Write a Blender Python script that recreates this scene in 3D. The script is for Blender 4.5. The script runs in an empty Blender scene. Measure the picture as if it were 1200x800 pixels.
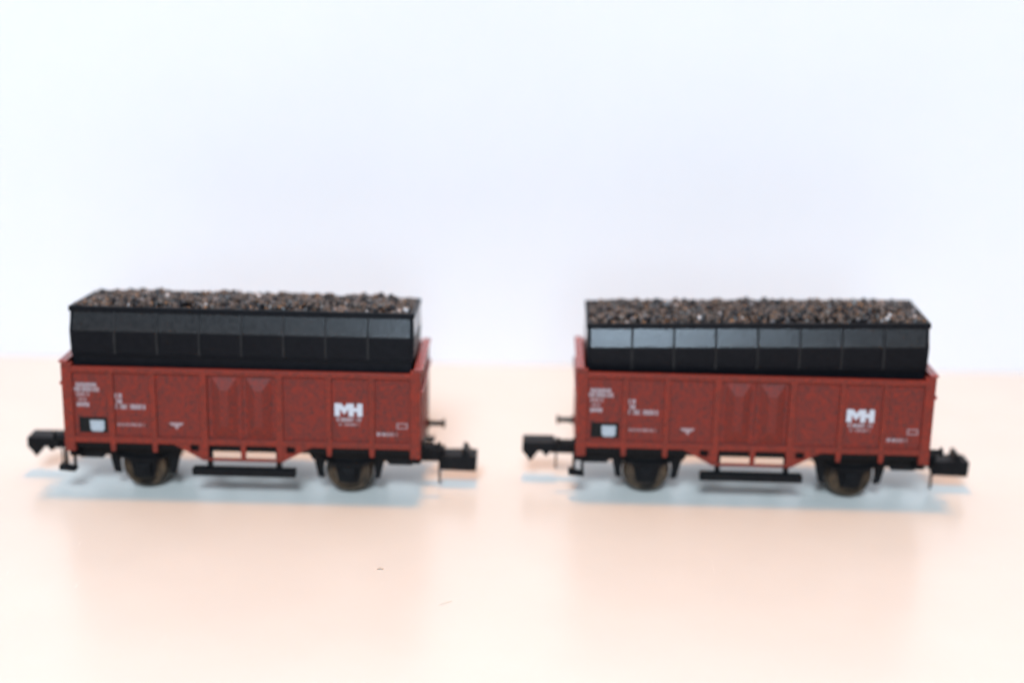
import bpy, bmesh, math, random
import numpy as np
from mathutils import Matrix, Vector

S = 0.001                       # all dimensions below are written in millimetres
scene = bpy.context.scene
R = math.radians

# ------------------------------------------------------------------ camera
PITCH, ROLL, CAM_H, CAM_D = R(15.454), R(1.169), 85.18, 223.95
cd = bpy.data.cameras.new('camera')
cd.sensor_width = 36.0
cd.lens = 1762.99 / 1200 * 36
cd.clip_start, cd.clip_end = 0.005, 20.0
cd.dof.use_dof = True
cd.dof.focus_distance = 0.2055
cd.dof.aperture_fstop = 8.5
cd.dof.aperture_blades = 7
cam = bpy.data.objects.new('camera', cd)
scene.collection.objects.link(cam)
X0 = Vector((1, 0, 0))
U0 = Vector((0, math.sin(PITCH), math.cos(PITCH)))
F0 = Vector((0, math.cos(PITCH), -math.sin(PITCH)))
Rt = X0 * math.cos(ROLL) + U0 * math.sin(ROLL)
Up = U0 * math.cos(ROLL) - X0 * math.sin(ROLL)
m = Matrix((Rt, Up, -F0)).transposed().to_4x4()
m.translation = Vector((0, -CAM_D * S, CAM_H * S))
cam.matrix_world = m
scene.camera = cam

# ------------------------------------------------------------------ world, lamps, exposure
w = bpy.data.worlds.new('World')
scene.world = w
w.use_nodes = True
w.node_tree.nodes['Background'].inputs[0].default_value = (0.72, 0.85, 1.0, 1)
w.node_tree.nodes['Background'].inputs[1].default_value = 0.12


def area(name, loc, target, size, power, col):
    l = bpy.data.lights.new(name, 'AREA')
    l.shape = 'DISK'
    l.size = size * S
    l.energy = power
    l.color = col
    o = bpy.data.objects.new(name, l)
    scene.collection.objects.link(o)
    o.location = Vector(loc) * S
    d = (Vector(target) - Vector(loc)).normalized()
    o.rotation_euler = d.to_track_quat('-Z', 'Y').to_euler()
    return o


area('daylight_lamp', (-80, -740, 650), (0, 20, 20), 320, 11.7, (0.68, 0.845, 1.0))     # cool, high on the camera side
area('window_lamp', (20, -520, 108), (0, 0, 25), 90, 0.42, (0.62, 0.81, 1.0))              # cool, low behind the camera
area('desk_lamp', (0, 34, 450), (0, 0, 0), 62, 1.28, (1.0, 0.36, 0.0))                   # warm, almost straight above

vs = scene.view_settings
vs.view_transform = 'Standard'
vs.look = 'None'
vs.exposure = 0.0
vs.gamma = 1.0
scene.cycles.use_denoising = True
scene.cycles.max_bounces = 8

# ------------------------------------------------------------------ materials


def nodes_of(name):
    mt = bpy.data.materials.new(name)
    mt.use_nodes = True
    nt = mt.node_tree
    return mt, nt, nt.nodes['Principled BSDF']


def mottled(name, c1, c2, scale, rough, spec=0.5, bump=0.0, bscale=None, metal=0.0, lo=0.35, hi=0.7, rvar=0.0, dist=0.00004):
    """two-tone procedural paint: noise in object space (scale in 1/mm), optional fine relief"""
    mt, nt, b = nodes_of(name)
    N = nt.nodes
    L = nt.links
    tc = N.new('ShaderNodeTexCoord')
    ns = N.new('ShaderNodeTexNoise')
    ns.inputs['Scale'].default_value = scale * 1000
    ns.inputs['Detail'].default_value = 6
    ns.inputs['Roughness'].default_value = 0.65
    L.new(tc.outputs['Object'], ns.inputs['Vector'])
    rp = N.new('ShaderNodeValToRGB')
    rp.color_ramp.elements[0].position = lo
    rp.color_ramp.elements[0].color = (*c1, 1)
    rp.color_ramp.elements[1].position = hi
    rp.color_ramp.elements[1].color = (*c2, 1)
    L.new(ns.outputs['Fac'], rp.inputs['Fac'])
    L.new(rp.outputs['Color'], b.inputs['Base Color'])
    b.inputs['Roughness'].default_value = rough
    b.inputs['Metallic'].default_value = metal
    b.inputs['Specular IOR Level'].default_value = spec
    if rvar:
        mr = N.new('ShaderNodeMapRange')
        mr.inputs['To Min'].default_value = rough - rvar
        mr.inputs['To Max'].default_value = rough + rvar
        L.new(ns.outputs['Fac'], mr.inputs['Value'])
        L.new(mr.outputs['Result'], b.inputs['Roughness'])
    if bump:
        n2 = N.new('ShaderNodeTexNoise')
        n2.inputs['Scale'].default_value = (bscale or scale * 3) * 1000
        n2.inputs['Detail'].default_value = 4
        L.new(tc.outputs['Object'], n2.inputs['Vector'])
        bp = N.new('ShaderNodeBump')
        bp.inputs['Strength'].default_value = bump
        bp.inputs['Distance'].default_value = dist
        L.new(n2.outputs['Fac'], bp.inputs['Height'])
        L.new(bp.outputs['Normal'], b.inputs['Normal'])
    return mt


M = {}
M['sheet'] = mottled('red_oxide_sheet', (0.075, 0.026, 0.023), (0.235, 0.027, 0.016), 2.3, 0.48, 0.13, bump=0.5, bscale=3.5, rvar=0.10, lo=0.35, hi=0.65)
M['rail'] = mottled('red_oxide_frame', (0.11, 0.024, 0.018), (0.240, 0.028, 0.016), 2.0, 0.42, 0.15, bump=0.4, bscale=3.0, rvar=0.10, lo=0.36, hi=0.65)
M['black'] = mottled('black_plastic', (0.0025, 0.003, 0.004), (0.008, 0.008, 0.009), 1.2, 0.48, 0.12, bump=0.4, bscale=3.0, rvar=0.1)
M['hopper'] = mottled('black_hopper_plastic', (0.003, 0.0035, 0.005), (0.007, 0.007, 0.009), 1.6, 0.40, 0.10, bump=0.4, bscale=4.5, rvar=0.04)
M['lit_band'] = mottled('lit_band_plastic', (0.007, 0.0065, 0.007), (0.022, 0.019, 0.019), 1.6, 0.21, 1.0, bump=0.65, bscale=3.2, rvar=0.03)  # hopper black made lighter and browner: light on the upper band painted in
M['rib'] = mottled('worn_rib_plastic', (0.006, 0.006, 0.007), (0.022, 0.020, 0.020), 0.7, 0.5, 0.2)
M['end'] = mottled('red_oxide_end', (0.22, 0.034, 0.026), (0.30, 0.042, 0.028), 1.4, 0.26, 0.5, bump=0.2, bscale=3.0, rvar=0.06)
M['wheel'] = mottled('dark_wheel_plastic', (0.016, 0.014, 0.013), (0.045, 0.036, 0.030), 0.9, 0.45, 0.5, rvar=0.1)
M['bronze'] = mottled('browned_wheel_tyre', (0.014, 0.011, 0.009), (0.135, 0.085, 0.048), 0.45, 0.40, 0.4, metal=0.35, rvar=0.1, lo=0.40, hi=0.72)
M['print'] = mottled('white_print', (0.43, 0.43, 0.46), (0.55, 0.55, 0.58), 4.0, 0.5, 0.2)
M['small_print'] = mottled('small_white_print', (0.28, 0.23, 0.24), (0.42, 0.38, 0.40), 4.0, 0.5, 0.2)
M['thin_print'] = mottled('thin_white_print', (0.25, 0.16, 0.16), (0.37, 0.28, 0.29), 4.0, 0.5, 0.2)
M['slate'] = mottled('slate_board_print', (0.007, 0.007, 0.007), (0.014, 0.014, 0.014), 2.0, 0.6, 0.1)
M['paper'] = mottled('white_card', (0.30, 0.33, 0.36), (0.39, 0.42, 0.45), 1.5, 0.6, 0.2)
M['crumb'] = mottled('brown_crumb', (0.46, 0.33, 0.24), (0.64, 0.51, 0.41), 3.0, 0.7)
M['fibre'] = mottled('pale_fibre', (0.62, 0.58, 0.48), (0.72, 0.68, 0.60), 3.0, 0.7)
M['backdrop'] = mottled('backdrop_card', (0.775, 0.758, 0.768), (0.800, 0.783, 0.793), 0.02, 0.8, 0.2)


def coal_material():
    mt, nt, b = nodes_of('coal_lumps')
    a = nt.nodes.new('ShaderNodeAttribute')
    a.attribute_name = 'lump'
    nt.links.new(a.outputs['Color'], b.inputs['Base Color'])
    b.inputs['Roughness'].default_value = 0.42
    b.inputs['Specular IOR Level'].default_value = 0.45
    return mt


M['coal'] = coal_material()


def table_material():
    """white laminate, half gloss, with fine hairline scratches and faint cloudiness"""
    mt, nt, b = nodes_of('white_laminate')
    N, L = nt.nodes, nt.links
    tc = N.new('ShaderNodeTexCoord')
    n1 = N.new('ShaderNodeTexNoise')
    n1.inputs['Scale'].default_value = 55
    n1.inputs['Detail'].default_value = 5
    L.new(tc.outputs['Object'], n1.inputs['Vector'])
    rp = N.new('ShaderNodeValToRGB')
    rp.color_ramp.elements[0].position = 0.3
    rp.color_ramp.elements[0].color = (0.690, 0.668, 0.612, 1)
    rp.color_ramp.elements[1].position = 0.7
    rp.color_ramp.elements[1].color = (0.720, 0.698, 0.642, 1)
    L.new(n1.outputs['Fac'], rp.inputs['Fac'])
    # hairline scratches: thin bands of stretched, warped noise
    mp = N.new('ShaderNodeMapping')
    mp.inputs['Scale'].default_value = (900, 120, 1)
    mp.inputs['Rotation'].default_value = (0, 0, 0.9)
    L.new(tc.outputs['Object'], mp.inputs['Vector'])
    n2 = N.new('ShaderNodeTexNoise')
    n2.inputs['Scale'].default_value = 1.0
    n2.inputs['Detail'].default_value = 3
    n2.inputs['Distortion'].default_value = 1.5
    L.new(mp.outputs['Vector'], n2.inputs['Vector'])
    r2 = N.new('ShaderNodeValToRGB')
    r2.color_ramp.elements[0].position = 0.72
    r2.color_ramp.elements[0].color = (0, 0, 0, 1)
    r2.color_ramp.elements[1].position = 0.80
    r2.color_ramp.elements[1].color = (1, 1, 1, 1)
    L.new(n2.outputs['Fac'], r2.inputs['Fac'])
    mx = N.new('ShaderNodeMix')
    mx.data_type = 'RGBA'
    mx.inputs['B'].default_value = (0.76, 0.74, 0.69, 1)
    L.new(r2.outputs['Color'], mx.inputs['Factor'])
    L.new(rp.outputs['Color'], mx.inputs['A'])
    L.new(mx.outputs['Result'], b.inputs['Base Color'])
    b.inputs['Roughness'].default_value = 0.27
    b.inputs['Specular IOR Level'].default_value = 1.0
    bp = N.new('ShaderNodeBump')
    bp.inputs['Strength'].default_value = 0.15
    bp.inputs['Distance'].default_value = 0.00002
    L.new(r2.outputs['Color'], bp.inputs['Height'])
    L.new(bp.outputs['Normal'], b.inputs['Normal'])
    return mt


M['table'] = table_material()

# ------------------------------------------------------------------ mesh helpers (millimetres)


class MB:
    def __init__(self):
        self.v, self.f = [], []

    def add(self, vs, fs):
        n = len(self.v)
        self.v += [tuple(p) for p in vs]
        self.f += [tuple(i + n for i in q) for q in fs]
        return self

    def box(self, x0, x1, y0, y1, z0, z1):
        return self.add([(x0, y0, z0), (x1, y0, z0), (x1, y1, z0), (x0, y1, z0), (x0, y0, z1), (x1, y0, z1), (x1, y1, z1), (x0, y1, z1)],
                        [(0, 3, 2, 1), (4, 5, 6, 7), (0, 1, 5, 4), (1, 2, 6, 5), (2, 3, 7, 6), (3, 0, 4, 7)])

    def prism(self, poly, y0, y1):
        """poly in x,z; extruded along y"""
        n = len(poly)
        vs = [(x, y0, z) for x, z in poly] + [(x, y1, z) for x, z in poly]
        fs = [tuple(range(n)), tuple(range(2 * n - 1, n - 1, -1))]
        fs += [(i, i + n, (i + 1) % n + n, (i + 1) % n) for i in range(n)]
        return self.add(vs, fs)

    def hexa(self, low, high):
        """eight-cornered block: low and high are four points each"""
        return self.add(list(low) + list(high), [(0, 3, 2, 1), (4, 5, 6, 7), (0, 1, 5, 4), (1, 2, 6, 5), (2, 3, 7, 6), (3, 0, 4, 7)])

    def lathe(self, prof, c, axis='y', n=40):
        """prof: (along axis, radius) pairs turned round the axis through c; closed at both ends"""
        vs, fs = [], []
        for a, r in prof:
            for k in range(n):
                t = 2 * math.pi * k / n
                p, q = r * math.cos(t), r * math.sin(t)
                if axis == 'y':
                    vs.append((c[0] + p, c[1] + a, c[2] + q))
                elif axis == 'x':
                    vs.append((c[0] + a, c[1] + p, c[2] + q))
                else:
                    vs.append((c[0] + p, c[1] + q, c[2] + a))
        for i in range(len(prof) - 1):
            for k in range(n):
                k2 = (k + 1) % n
                fs.append((i * n + k, i * n + k2, (i + 1) * n + k2, (i + 1) * n + k))
        fs.append(tuple(range(n - 1, -1, -1)))
        fs.append(tuple((len(prof) - 1) * n + k for k in range(n)))
        return self.add(vs, fs)

    def build(self, name, mat, parent=None, bevel=0.0, smooth=False, seg=2):
        me = bpy.data.meshes.new(name)
        bm = bmesh.new()
        bv = [bm.verts.new(p) for p in self.v]
        for q in self.f:
            try:
                bm.faces.new([bv[i] for i in q])
            except ValueError:
                pass
        bmesh.ops.recalc_face_normals(bm, faces=bm.faces)
        if bevel:
            es = [e for e in bm.edges if len(e.link_faces) == 2 and e.calc_face_angle(0) > 0.6]
            bmesh.ops.bevel(bm, geom=es, offset=bevel, segments=seg, profile=0.5, affect='EDGES', clamp_overlap=True)
        bmesh.ops.scale(bm, vec=(S, S, S), verts=bm.verts)
        bm.to_mesh(me)
        bm.free()
        if smooth:
            me.polygons.foreach_set('use_smooth', [True] * len(me.polygons))
            try:
                me.set_sharp_from_angle(angle=R(35))
            except Exception:
                pass
        me.materials.append(mat)
        o = bpy.data.objects.new(name, me)
        scene.collection.objects.link(o)
        o.parent = parent
        return o


def box(name, mat, parent, *b, bevel=0.06):
    return MB().box(*b).build(name, mat, parent, bevel)


def empty(name, label, cat, group=None):
    o = bpy.data.objects.new(name, None)
    o.empty_display_size = 0.005
    scene.collection.objects.link(o)
    tag(o, label, cat, group)
    return o


def tag(o, label, cat, group=None):
    o['label'] = label
    o['category'] = cat
    if group:
        o['group'] = group
    return o


def copy_tree(o, parent=None):
    c = o.copy()
    scene.collection.objects.link(c)
    c.parent = parent
    for ch in list(o.children):
        copy_tree(ch, c)
    return c


# ------------------------------------------------------------------ setting
EDGE = lambda x: 66.9 + 0.011 * x          # rear edge, a little out of square with the camera
t = MB().hexa([(-420, -420, -20), (420, -420, -20), (420, EDGE(420), -20), (-420, EDGE(-420), -20)], [(-420, -420, 0), (420, -420, 0), (420, EDGE(420), 0), (-420, EDGE(-420), 0)]).build('table_top', M['table'], None, 0.1)
t['kind'] = 'structure'
b_ = MB().prism([(-600, -60), (600, -60), (600, 620), (-600, 620)], 0.1, 3.0).build('backdrop', M['backdrop'])
b_['kind'] = 'structure'
b_.location = (0, 66.9 * S, 0)
b_.rotation_euler = (0, 0, math.atan(0.011))

# ------------------------------------------------------------------ wagon
WB, ZT, ZE = 8.83, 20.3, 21.25
STAKES = (-19.65, -13.3, -5.7, 0.1, 5.7, 13.15, 19.65)
rng = random.Random(4)


def glyph_rows(name, mat, parent, y, rows):
    """rows of tiny printed characters too small to read: (x0, x1, z0, z1, count)"""
    g = MB()
    th = 0.015
    for x0, x1, z0, z1, n in rows:
        cw = (x1 - x0) / n
        h = z1 - z0
        s = min(0.16, cw * 0.30, h * 0.30)
        for k in range(n):
            a = x0 + k * cw + cw * 0.06
            e = x0 + (k + 1) * cw - cw * 0.14
            on = [rng.random() < 0.72 for _ in range(5)]
            if sum(on) < 3:
                on = [True, True, False, True, True]
            if on[0]:
                g.box(a, a + s, y - th, y, z0, z1)
            if on[1]:
                g.box(e - s, e, y - th, y, z0, z1)
            if on[2]:
                g.box(a + s, e - s, y - th, y, z1 - s, z1)
            if on[3]:
                g.box(a + s, e - s, y - th, y, z0 + h / 2 - s / 2, z0 + h / 2 + s / 2)
            if on[4]:
                g.box(a + s, e - s, y - th, y, z0, z0 + s)
    return g.build(name, mat, parent)


def wheel(x, s, root):
    """s = -1: front wheel, +1: rear wheel (outer face towards s)"""
    R0 = 3.72
    o = MB().lathe([(s * 4.4, 0.4), (s * 4.4, 2.4), (s * 5.0, 2.6), (s * 5.4, 2.55), (s * 5.5, 1.1), (s * 5.85, 0.9), (s * 5.85, 0.3)], (x, 0, R0), 'y', 48).build('wheel', M['wheel'], root, 0, True)
    MB().lathe([(s * 4.35, 2.45), (s * 4.35, 3.6), (s * 4.55, R0), (s * 4.8, 3.6), (s * 4.95, 3.28), (s * 5.75, 3.2), (s * 5.85, 3.1), (s * 5.85, 2.66), (s * 5.6, 2.52)], (x, 0, R0), 'y', 56).build('tyre', M['bronze'], o, 0, True)
    return o


def make_wagon():
    root = empty('coal_wagon', 'w', 'model wagon', 'model coal wagons on the table')
    # --- sides
    xs = [-25.6] + [s for s in STAKES if s not in (0.1,)] + [25.6]
    for s in (-1, 1):
        ys = lambda a, b: (min(s * a, s * b), max(s * a, s * b))
        for i in range(len(xs) - 1):
            if i == 3:
                continue                                   # the door opening
            y0, y1 = ys(8.05, 8.42)
            box('side_panel', M['sheet'], root, xs[i] + 0.02, xs[i + 1] - 0.02, y0, y1, 8.6, ZT - 0.3, bevel=0.03)
        for x in STAKES:
            wd = 0.42 if x not in (-5.7, 5.7) else 0.55
            zb = 5.95 if abs(x) < 6 else 7.05
            yy0, yy1 = ys(8.30, WB - 0.03)
            top = ZT - 0.12 if x != 0.1 else 8.9
            # a stake: tapers slightly to the foot
            MB().prism([(x - wd, top), (x + wd, top), (x + wd, 8.0), (x + wd * 0.8, zb), (x - wd * 0.8, zb), (x - wd, 8.0)], yy0, yy1).build('stake', M['rail'], root, 0.07)
        yy0, yy1 = ys(7.9, WB - 0.015)
        MB().box(-25.55, 25.55, yy0, yy1, ZT - 0.85, ZT).build('top_rail', M['rail'], root, 0.12)
        yy0, yy1 = ys(8.0, WB - 0.05)
        MB().box(-25.55, 25.55, yy0, yy1, 8.38, 9.35).build('sill', M['rail'], root, 0.10)
        for e in (-1, 1):
            cx = e * 26.2
            yy0, yy1 = ys(7.6, WB)
            MB().prism([(cx - 0.8, ZE - 0.45), (cx + 0.8, ZE - 0.45), (cx + 0.8, 6.95), (cx - 0.8, 6.95)], yy0, yy1).build('corner_post', M['rail'], root, 0.12)
            # gusset plate beside the door, with its small hole left open
            g = MB()
            yy0, yy1 = ys(8.2, WB - 0.12)
            a = 5.2
            g.prism([(e * a, 8.5), (e * a, 5.95), (e * (a + 0.9), 5.95), (e * (a + 1.45), 6.3), (e * (a + 1.45), 8.5)], yy0, yy1)
            g.prism([(e * (a + 1.45), 7.35), (e * (a + 1.45), 6.3), (e * (a + 2.75), 7.02), (e * (a + 2.75), 7.35)], yy0, yy1)
            g.prism([(e * (a + 2.75), 8.5), (e * (a + 2.75), 7.02), (e * (a + 5.1), 8.3), (e * (a + 5.1), 8.5)], yy0, yy1)
            g.build('gusset', M['rail'], root)
        yy0, yy1 = ys(8.3, WB - 0.10)
        MB().box(-5.3, 5.3, yy0, yy1, 5.9, 6.32).build('door_sill_bar', M['rail'], root, 0.08)
        # --- doors: two leaves with pressed, hipped panels
        for e, (x0, x1) in ((-1, (-5.12, 0.08)), (1, (0.12, 5.12))):
            d = MB()
            yb, yf, yt = s * 8.06, s * 8.40, s * 9.18
            zb, zt = 8.55, ZT - 0.88
            d.box(x0, x1, min(yb, yf), max(yb, yf), zb, zt)
            door = d.build('door', M['sheet'], root, 0.03)
            c = (x0 + x1) / 2
            lw, hw = 1.95, 0.62
            p = MB()
            z1, z0 = zt - 0.25, zb + 1.15
            base = [(c - lw, yf, z0), (c + lw, yf, z0), (c + lw, yf, z1), (c - lw, yf, z1)]
            top = [(c - hw, yt, z0 + 1.9), (c + hw, yt, z0 + 1.9), (c + hw, yt, z1 - 1.9), (c - hw, yt, z1 - 1.9)]
            p.hexa(base, top).build('pressed_panel', M['sheet'], door, 0.05)
            for lz in (14.9, 12.0):
                lx = c + (0.9 if e < 0 else -0.9)
                yy0, yy1 = ys(8.6, 8.98)
                MB().box(lx - 0.35, lx + 0.35, yy0, yy1, lz - 0.12, lz + 0.12).build('latch', M['sheet'], door, 0.05)
    # --- ends
    for e in (-1, 1):
        x0, x1 = sorted((e * 26.05, e * 26.75))
        ew = MB().box(x0, x1, -7.6, 7.6, 7.6, ZE - 0.4).build('end_wall', M['end'], root, 0.05)
        x0, x1 = sorted((e * 25.95, e * 27.28))
        MB().box(x0, x1, -8.80, 8.80, ZE - 0.40, ZE).build('cap', M['end'], ew, 0.1)
        x0, x1 = sorted((e * 26.6, e * 27.38))
        MB().box(x0, x1, -8.55, 8.55, 17.35, 17.85).build('end_rib', M['end'], ew, 0.1)
        for y in (-4.2, 0, 4.2):
            x0, x1 = sorted((e * 26.6, e * 27.1))
            MB().box(x0, x1, y - 0.5, y + 0.5, 7.7, ZE - 0.42).build('end_stake', M['end'], ew, 0.08)
        # headstock with buffers
        x0, x1 = sorted((e * 25.3, e * 26.9))
        MB().box(x0, x1, -7.2, 7.2, 5.6, 8.4).build('headstock', M['black'], root, 0.1)
        for y in (-5.5, 5.5):
            x0 = e * 26.85
            bu = MB().lathe([(0, 0.75), (e * 0.5, 0.72), (e * 0.55, 0.42), (e * 2.6, 0.40)], (x0, y, 8.0), 'x', 20).build('buffer', M['black'], root, 0, True)
            MB().lathe([(e * 2.5, 0.4), (e * 2.65, 0.75), (e * 2.85, 0.8), (e * 3.0, 0.55)], (x0, y, 8.0), 'x', 24).build('buffer_head', M['black'], bu, 0, True)
    # --- floor and underframe
    MB().box(-25.9, 25.9, -7.98, 7.98, 7.35, 9.0).build('floor_pan', M['black'], root, 0.1)
    for s in (-1, 1):
        y0, y1 = sorted((s * 5.6, s * 6.2))
        MB().prism([(-25.6, 7.6), (-25.6, 5.05), (-22.0, 5.05), (-21.6, 5.6), (-10.3, 5.6), (-9.7, 6.55), (9.7, 6.55), (10.3, 5.6), (21.6, 5.6), (22.0, 5.05), (25.6, 5.05), (25.6, 7.6)], y0, y1).build('solebar', M['black'], root)
        for wx in (-15.78, 15.78):
            # axle guard: W-shaped plate in front of the wheel
            y0, y1 = sorted((s * 6.0, s * 6.35))
            ag = MB().prism([(wx - 5.2, 7.0), (wx - 4.7, 5.9), (wx - 2.2, 4.9), (wx - 1.5, 2.1), (wx + 1.5, 2.1), (wx + 2.2, 4.9), (wx + 4.7, 5.9), (wx + 5.2, 7.0)], y0, y1).build('axle_guard', M['black'], root, 0.05)
            y0, y1 = sorted((s * 6.3, s * 7.15))
            ab = MB().prism([(wx - 1.1, 4.5), (wx + 1.1, 4.5), (wx + 1.15, 2.8), (wx + 0.8, 2.25), (wx - 0.8, 2.25), (wx - 1.15, 2.8)], y0, y1).build('axle_box', M['black'], ag, 0.15)
            y0, y1 = sorted((s * 7.1, s * 7.32))
            MB().box(wx - 0.6, wx + 0.6, y0, y1, 2.8, 3.9).build('axle_box_cover', M['black'], ab, 0.1)
            # leaf spring: five leaves, each bowed
            for k in range(4):
                half = 3.9 - 0.75 * k
                pts = []
                for j in range(9):
                    q = -1 + j / 4
                    pts.append((wx + q * half, 5.75 - 0.24 * k - 0.55 * (1 - (q * half / 3.9) ** 2)))
                y0, y1 = sorted((s * 6.36, s * 6.95))
                MB().prism([(x, z + 0.2) for x, z in pts] + [(x, z) for x, z in reversed(pts)], y0, y1).build('spring_leaf', M['black'], ag)
            for e in (-1, 1):
                # brake shoe and hanger in the plane of the wheel
                cx = wx + e * 4.05
                y0, y1 = sorted((s * 4.7, s * 5.7))
                inner = [(wx + e * 3.95 * math.cos(a), 3.72 + 3.95 * math.sin(a)) for a in (R(-18), R(-6), R(8), R(22), R(36))]
                outer = [(wx + e * (5.9 if e > 0 else 5.2), 6.9), (wx + e * 5.3, 5.0), (wx + e * 4.75, 2.6)]
                MB().prism(inner + [(wx + e * 3.2, 6.9)] + outer, y0, y1).build('brake_shoe', M['black'], root, 0.05)
        # foot board on its two hangers
        y0, y1 = sorted((s * 7.4, s * 9.0))
        fb = MB().box(-7.75, 7.95, y0, y1, 3.55, 4.68).build('foot_board', M['black'], root, 0.1)
        for x in (-5.1, 5.4):
            y0, y1 = sorted((s * 7.75, s * 8.45))
            MB().box(x - 0.4, x + 0.4, y0, y1, 4.6, 7.4).build('hanger', M['black'], fb, 0.06)
        # shunter's step under the left-hand corner (rear one under the right-hand corner)
        q = s
        cx = 26.3 * q
        y0, y1 = sorted((s * 7.5, s * 9.2))
        st = MB().prism([(cx - 1.7, 3.95), (cx + 0.75, 3.75), (cx + 0.75, 4.1), (cx - 1.7, 4.75)] if q < 0 else [(cx - 0.75, 3.75), (cx + 1.7, 3.95), (cx + 1.7, 4.75), (cx - 0.75, 4.1)], y0, y1).build('shunter_step', M['black'], root, 0.06)
        for x in (cx - 0.85, cx + 0.45):
            y0, y1 = sorted((s * 7.75, s * 8.1))
            MB().box(x - 0.22, x + 0.22, y0, y1, 4.0, 7.0).build('step_hanger', M['black'], st, 0.05)
    # --- wheels
    for wx in (-15.78, 15.78):
        MB().lathe([(-6.8, 0.35), (-6.0, 0.5), (6.0, 0.5), (6.8, 0.35)], (wx, 0, 3.72), 'y', 20).build('axle', M['bronze'], root, 0, True)
        for s in (-1, 1):
            wheel(wx, s, root)
    # --- couplers
    c = MB()
    c.box(-30.4, -25.0, -1.0, 1.0, 4.5, 6.3)
    cl = c.build('coupler', M['black'], root, 0.12)
    MB().prism([(-35.2, 6.55), (-35.25, 5.0), (-34.6, 4.3), (-33.9, 3.3), (-33.2, 4.3), (-32.75, 5.0), (-32.1, 5.05), (-31.7, 4.4), (-31.1, 4.4), (-30.9, 5.0), (-30.2, 4.7), (-30.0, 6.35), (-30.4, 6.6)], -1.9, 1.9).build('coupler_hook', M['black'], cl, 0.15)
    MB().box(-30.0, -29.7, -1.6, -1.3, 2.2, 4.6).build('coupler_loop', M['black'], cl, 0.05)
    c = MB()
    c.box(25.0, 30.2, -1.1, 1.1, 3.9, 6.0)
    cr = c.build('coupler', M['black'], root, 0.12)
    MB().prism([(29.6, 5.1), (29.6, 2.8), (35.2, 2.65), (35.3, 5.15), (34.2, 5.2), (33.7, 6.2), (33.1, 6.35), (32.9, 5.2)], -1.9, 1.9).build('coupler_hook', M['black'], cr, 0.15)
    MB().box(29.3, 29.65, -1.9, -1.55, 0.6, 4.2).build('coupler_loop', M['black'], cr, 0.05)
    # --- printing on the front side
    Y = -8.425
    glyph_rows('lettering', M['small_print'], root, Y, [
        (-24.95, -21.85, 17.15, 17.75, 9), (-25.55, -21.45, 16.4, 17.05, 11)])
    glyph_rows('lettering', M['thin_print'], root, Y, [
        (-24.95, -22.95, 15.65, 16.2, 5), (-24.95, -23.45, 14.9, 15.4, 4)])
    glyph_rows('lettering', M['small_print'], root, Y, [(-24.95, -23.05, 14.0, 14.65, 4)])
    glyph_rows('lettering', M['small_print'], root, Y, [
        (-19.15, -18.05, 15.45, 16.15, 2), (-19.15, -18.05, 14.65, 15.3, 2), (-19.1, -14.55, 13.75, 14.5, 11)])
    glyph_rows('lettering', M['thin_print'], root, Y, [(-18.95, -14.8, 11.05, 11.5, 14)])
    bd = MB().box(-24.75, -20.45, Y - 0.02, Y + 0.02, 9.9, 12.35).build('slate_board', M['slate'], root)
    cw = [(-23.1, 11.85), (-20.95, 11.85), (-20.9, 11.5), (-20.95, 10.4), (-21.25, 10.1), (-22.75, 10.1), (-23.05, 10.45)]
    MB().prism(cw, Y - 0.045, Y - 0.015).build('white_card', M['paper'], bd)
    MB().prism([(-11.15, 11.75), (-8.85, 11.75), (-9.2, 11.35), (-9.65, 11.2), (-9.95, 10.6), (-10.25, 11.2), (-10.8, 11.35)], Y - 0.015, Y + 0.01).build('triangle_mark', M['thin_print'], root)
    # company mark: an M joined to an H, with two small lines below
    lx, lz, W, H = 14.0, 13.45, 4.2, 2.05
    P = lambda poly: [(lx + a * W, lz + b * H) for a, b in poly]
    lo = MB()
    lo.prism(P([(0, 0), (0.19, 0), (0.19, 0.98), (0.03, 1.0), (0, 0.93)]), Y - 0.02, Y + 0.01)
    lo.prism(P([(0.19, 0.55), (0.345, 0.14), (0.345, 0.68), (0.24, 0.98), (0.19, 0.98)]), Y - 0.02, Y + 0.01)
    lo.prism(P([(0.345, 0.14), (0.50, 0.55), (0.50, 0.98), (0.45, 0.98), (0.345, 0.68)]), Y - 0.02, Y + 0.01)
    lo.prism(P([(0.50, 0), (0.69, 0), (0.69, 0.98), (0.50, 0.98)]), Y - 0.02, Y + 0.01)
    lo.prism(P([(0.69, 0.36), (0.81, 0.36), (0.81, 0.66), (0.69, 0.66)]), Y - 0.02, Y + 0.01)
    lo.prism(P([(0.81, 0), (1.0, 0), (1.0, 0.93), (0.97, 1.0), (0.81, 0.98)]), Y - 0.02, Y + 0.01)
    lo.build('company_mark', M['print'], root)
    glyph_rows('lettering', M['small_print'], root, Y, [(14.3, 18.0, 12.65, 13.2, 9)])
    glyph_rows('lettering', M['thin_print'], root, Y, [(14.6, 17.75, 11.95, 12.35, 12)])
    glyph_rows('lettering', M['small_print'], root, Y, [(20.35, 21.6, 10.45, 11.0, 3)])
    glyph_rows('lettering', M['thin_print'], root, Y, [(21.6, 23.5, 10.45, 11.0, 5)])
    fr = MB()
    for bx in ((23.35, 25.0, 12.4, 12.55), (23.35, 25.0, 11.65, 11.8), (23.35, 23.55, 11.8, 12.4), (24.8, 25.0, 11.8, 12.4)):
        fr.box(bx[0], bx[1], Y - 0.02, Y + 0.01, bx[2], bx[3])
    fr.build('frame_mark', M['thin_print'], root)
    return root


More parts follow.
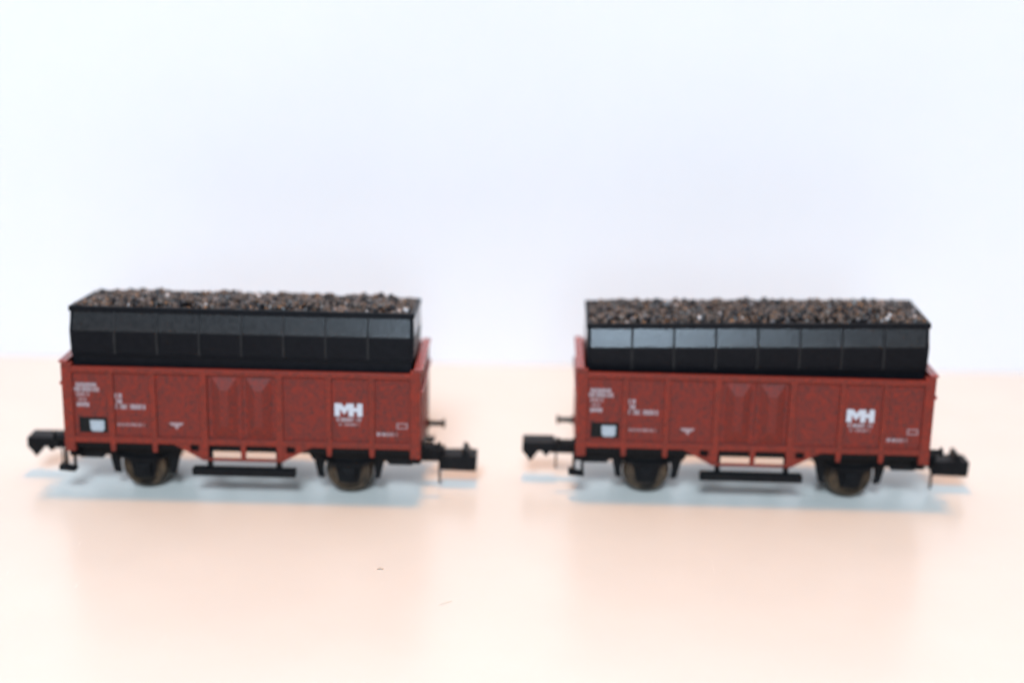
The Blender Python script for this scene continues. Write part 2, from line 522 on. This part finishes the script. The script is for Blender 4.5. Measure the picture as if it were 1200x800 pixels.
wl = make_wagon()
wr = copy_tree(wl)
LW = (-40.375, 0.013, -0.756)
RW = (37.21, 2.234, -1.102)
for o, (x, y, a), lab in ((wl, LW, 'left of two red-brown model wagons, its black load standing higher'),
                          (wr, RW, 'right of two red-brown model wagons, carrying the bluish-shining black load')):
    o.location = (x * S, y * S, 0)
    o.rotation_euler = (0, 0, R(a))
    o['label'] = lab

# ------------------------------------------------------------------ coal load inserts
ICO = None


def ico():
    global ICO
    if ICO is None:
        bm = bmesh.new()
        bmesh.ops.create_icosphere(bm, subdivisions=1, radius=1.0)
        bm.verts.index_update()
        ICO = (np.array([v.co[:] for v in bm.verts]), [tuple(v.index for v in f.verts) for f in bm.faces])
        bm.free()
    return ICO


def coal_heap(seed, parent):
    rs = np.random.RandomState(seed)
    V, Fc = ico()
    nv = len(V)
    HX, HY = 25.2, 6.35
    # height of the heap above the rim: low mound with lumps of unevenness
    ph = rs.uniform(0, 6.28, 8)

    def height(x, y):
        e = np.clip(np.minimum((HX - np.abs(x)) / 5.0, (HY - np.abs(y)) / 3.0), 0, 1)
        return -0.45 + 0.95 * np.sin(e * np.pi / 2) + 0.16 * np.sin(x * 0.55 + ph[0]) * np.cos(y * 0.6 + ph[1]) + 0.12 * np.sin(x * 1.3 + ph[2] + y)
    cs = []
    sp = 0.68
    for layer in (0, 1):
        for x in np.arange(-HX, HX + 0.01, sp):
            for y in np.arange(-HY, HY + 0.01, sp):
                if layer and rs.rand() > 0.22:
                    continue
                px, py = x + rs.uniform(-0.3, 0.3), y + rs.uniform(-0.3, 0.3)
                px, py = np.clip(px, -HX, HX), np.clip(py, -HY, HY)
                r = rs.uniform(0.32, 0.56) if not layer else rs.uniform(0.30, 0.66)
                cs.append((px, py, height(px, py) - 0.10 + 0.26 * layer + rs.uniform(-0.10, 0.10), r))
    n = len(cs)
    verts = np.zeros((n, nv, 3))
    cols = np.zeros((n, nv, 4))
    for i, (x, y, z, r) in enumerate(cs):
        p = V * (r * rs.uniform(0.70, 1.22, (nv, 1))) * rs.uniform(0.75, 1.25, 3)
        q = rs.normal(size=4)
        q /= np.linalg.norm(q)
        a, b, c, d = q
        rot = np.array([[1 - 2 * (c * c + d * d), 2 * (b * c - a * d), 2 * (b * d + a * c)], [2 * (b * c + a * d), 1 - 2 * (b * b + d * d), 2 * (c * d - a * b)], [2 * (b * d - a * c), 2 * (c * d + a * b), 1 - 2 * (b * b + c * c)]])
        verts[i] = p @ rot.T + (x, y, z)
        k = rs.rand()
        if k < 0.36:
            col = np.array((0.009, 0.009, 0.011)) * rs.uniform(0.5, 1.6)
        elif k < 0.62:
            col = np.array((0.070, 0.057, 0.050)) * rs.uniform(0.6, 1.25)
        elif k < 0.93:
            col = np.array((0.088, 0.065, 0.052)) * rs.uniform(0.6, 1.2)
        elif k < 0.985:
            col = np.array((0.11, 0.10, 0.10)) * rs.uniform(0.7, 1.4)
        else:
            col = np.array((0.50, 0.48, 0.48)) * rs.uniform(0.6, 1.3)  # a few pale lumps: white glints put into the lump colour
        cols[i, :, :3] = col
        cols[i, :, 3] = 1
    fa = np.array(Fc)
    faces = (fa[None] + (np.arange(n) * nv)[:, None, None]).reshape(-1, 3)
    me = bpy.data.meshes.new('coal')
    me.from_pydata((verts.reshape(-1, 3) * S).tolist(), [], faces.tolist())
    at = me.attributes.new('lump', 'FLOAT_COLOR', 'POINT')
    at.data.foreach_set('color', cols.reshape(-1))
    me.materials.append(M['coal'])
    o = bpy.data.objects.new('coal', me)
    scene.collection.objects.link(o)
    o.parent = parent
    o['kind'] = 'stuff'
    o['label'] = 'heap of brown and black coal lumps'
    return o


# insert profile, z measured down from the top of the rim: (z, half depth, half length)
PROF = [(-0.70, 6.60, 25.60), (-3.72, 7.16, 25.76), (-7.25, 6.86, 25.68), (-7.26, 6.66, 25.52), (-18.4, 6.20, 25.15)]


def lerp_prof(z):
    for (z0, y0, x0), (z1, y1, x1) in zip(PROF, PROF[1:]):
        if z1 <= z <= z0:
            k = (z - z0) / (z1 - z0) if z1 != z0 else 0
            return y0 + (y1 - y0) * k, x0 + (x1 - x0) * k
    return PROF[-1][1:]


def slab(z0, z1, a0, a1, out0, out1, side, long_side=True):
    """sloping slab on one face of the insert between heights z0 > z1 and positions a0..a1, its faces out0..out1 off the profile"""
    g = MB()
    lo, hi = [], []
    for z, dst in ((z1, lo), (z0, hi)):
        hy, hx = lerp_prof(z)
        if long_side:
            dst += [(a0, side * (hy + out0), z), (a1, side * (hy + out0), z), (a1, side * (hy + out1), z), (a0, side * (hy + out1), z)]
        else:
            dst += [(side * (hx + out0), a0, z), (side * (hx + out0), a1, z), (side * (hx + out1), a1, z), (side * (hx + out1), a0, z)]
    g.hexa(lo, hi)
    return g


def make_insert():
    root = empty('coal_load', 'c', 'coal load', 'black coal load inserts in the wagons')
    # core
    g = MB()
    vs, fs = [], []
    for z, hy, hx in PROF:
        vs += [(-hx, -hy, z), (hx, -hy, z), (hx, hy, z), (-hx, hy, z)]
    n = len(PROF)
    for i in range(n - 1):
        for k in range(4):
            k2 = (k + 1) % 4
            fs.append((4 * i + k, 4 * i + k2, 4 * i + 4 + k2, 4 * i + 4 + k))
    fs.append((0, 1, 2, 3))
    fs.append((4 * n - 1, 4 * n - 2, 4 * n - 3, 4 * n - 4))
    g.add(vs, fs).build('hopper_box', M['hopper'], root)
    # rim: four mitred bars joined as one frame
    r = MB()
    for s in (-1, 1):
        r.box(-25.85, 25.85, *sorted((s * 6.45, s * 7.03)), -0.82, 0.0)
        r.box(*sorted((s * 25.27, s * 25.85)), -6.44, 6.44, -0.82, 0.0)
    r.build('rim', M['hopper'], root, 0.08)
    seams = [-25.3 + 50.6 / 8 * k for k in range(9)]
    for s in (-1, 1):
        for k in range(8):
            a, b = seams[k] + 0.06, seams[k + 1] - 0.06
            slab(-0.84, -3.66, a, b, 0.0, 0.14, s).build('upper_panel', M['lit_band'], root, 0.05)
            slab(-3.78, -7.15, a, b, 0.0, 0.14, s).build('lower_panel', M['hopper'], root, 0.05)
        for k in range(1, 8):
            rb = MB()
            a, b = seams[k] - 0.16, seams[k] + 0.16
            g1 = slab(-0.84, -3.72, a, b, 0.05, 0.33, s)
            g2 = slab(-3.72, -7.2, a, b, 0.05, 0.33, s)
            rb.add(g1.v, g1.f).add(g2.v, g2.f).build('rib', M['rib'], root)
        for k in range(2):
            a, b = (-6.55, -0.03) if k == 0 else (0.03, 6.55)
            slab(-0.84, -3.66, a, b, 0.0, 0.12, s, False).build('upper_panel', M['lit_band'], root, 0.05)
            slab(-3.78, -7.15, a, b, 0.0, 0.12, s, False).build('lower_panel', M['hopper'], root, 0.05)
        # bead along the seam above the skirt
        MB().box(-25.5, 25.5, *sorted((s * 6.6, s * 6.98)), -7.42, -7.2).build('seam_bead', M['hopper'], root)
    return root


il = make_insert()
ir = copy_tree(il)
coal_heap(11, il)
coal_heap(23, ir)
ZI = 28.106
for o, (x, y, a), (dz, tl, sl), lab in (
        (il, LW, (0.616, 4.268, -0.013), 'black coal-heaped box in the left wagon, leaning back, lower skirt showing'),
        (ir, RW, (0.155, -0.93, 1.511), 'black coal-heaped box in the right wagon, bluish sheen along upper band')):
    t_, s_ = R(tl), R(sl)
    mt = Matrix.Translation(Vector((x, y, 0)) * S) @ Matrix.Rotation(R(a), 4, 'Z') @ Matrix.Translation((0, 0, (ZI + dz) * S)) @ Matrix.Rotation(-s_, 4, 'Y') @ Matrix.Rotation(-t_, 4, 'X')
    o.matrix_world = mt
    o['label'] = lab

# ------------------------------------------------------------------ crumbs on the table


def crumb(name, pts, rad, mat, label, cat):
    g = MB()
    n = len(pts)
    vs, fs = [], []
    for i, (x, y, z) in enumerate(pts):
        q = rad * (0.35 + 0.65 * math.sin(math.pi * (i + 0.6) / (n + 0.2)))
        for k in range(6):
            a = 2 * math.pi * k / 6 + 0.3
            vs.append((x, y + q * math.cos(a), max(0.0, z + q * math.sin(a))))
    for i in range(n - 1):
        for k in range(6):
            fs.append((i * 6 + k, i * 6 + (k + 1) % 6, i * 6 + 6 + (k + 1) % 6, i * 6 + 6 + k))
    fs.append((5, 4, 3, 2, 1, 0))
    fs.append(tuple((n - 1) * 6 + k for k in range(6)))
    o = g.add(vs, fs).build(name, mat)
    tag(o, label, cat)
    return o


crumb('crumb', [(-17.85, -34.2, 0.12), (-17.6, -34.1, 0.16), (-17.35, -34.05, 0.2), (-17.1, -34.1, 0.15), (-16.95, -34.0, 0.1)], 0.13, M['crumb'], 'tiny brown crumb on the bare table before the left wagon', 'crumb')
crumb('fibre', [(-8.8, -45.0, 0.05), (-8.4, -44.6, 0.08), (-8.0, -44.35, 0.09), (-7.5, -43.9, 0.08), (-7.1, -43.6, 0.05)], 0.05, M['fibre'], 'short pale fibre lying on the table near the front', 'fibre')
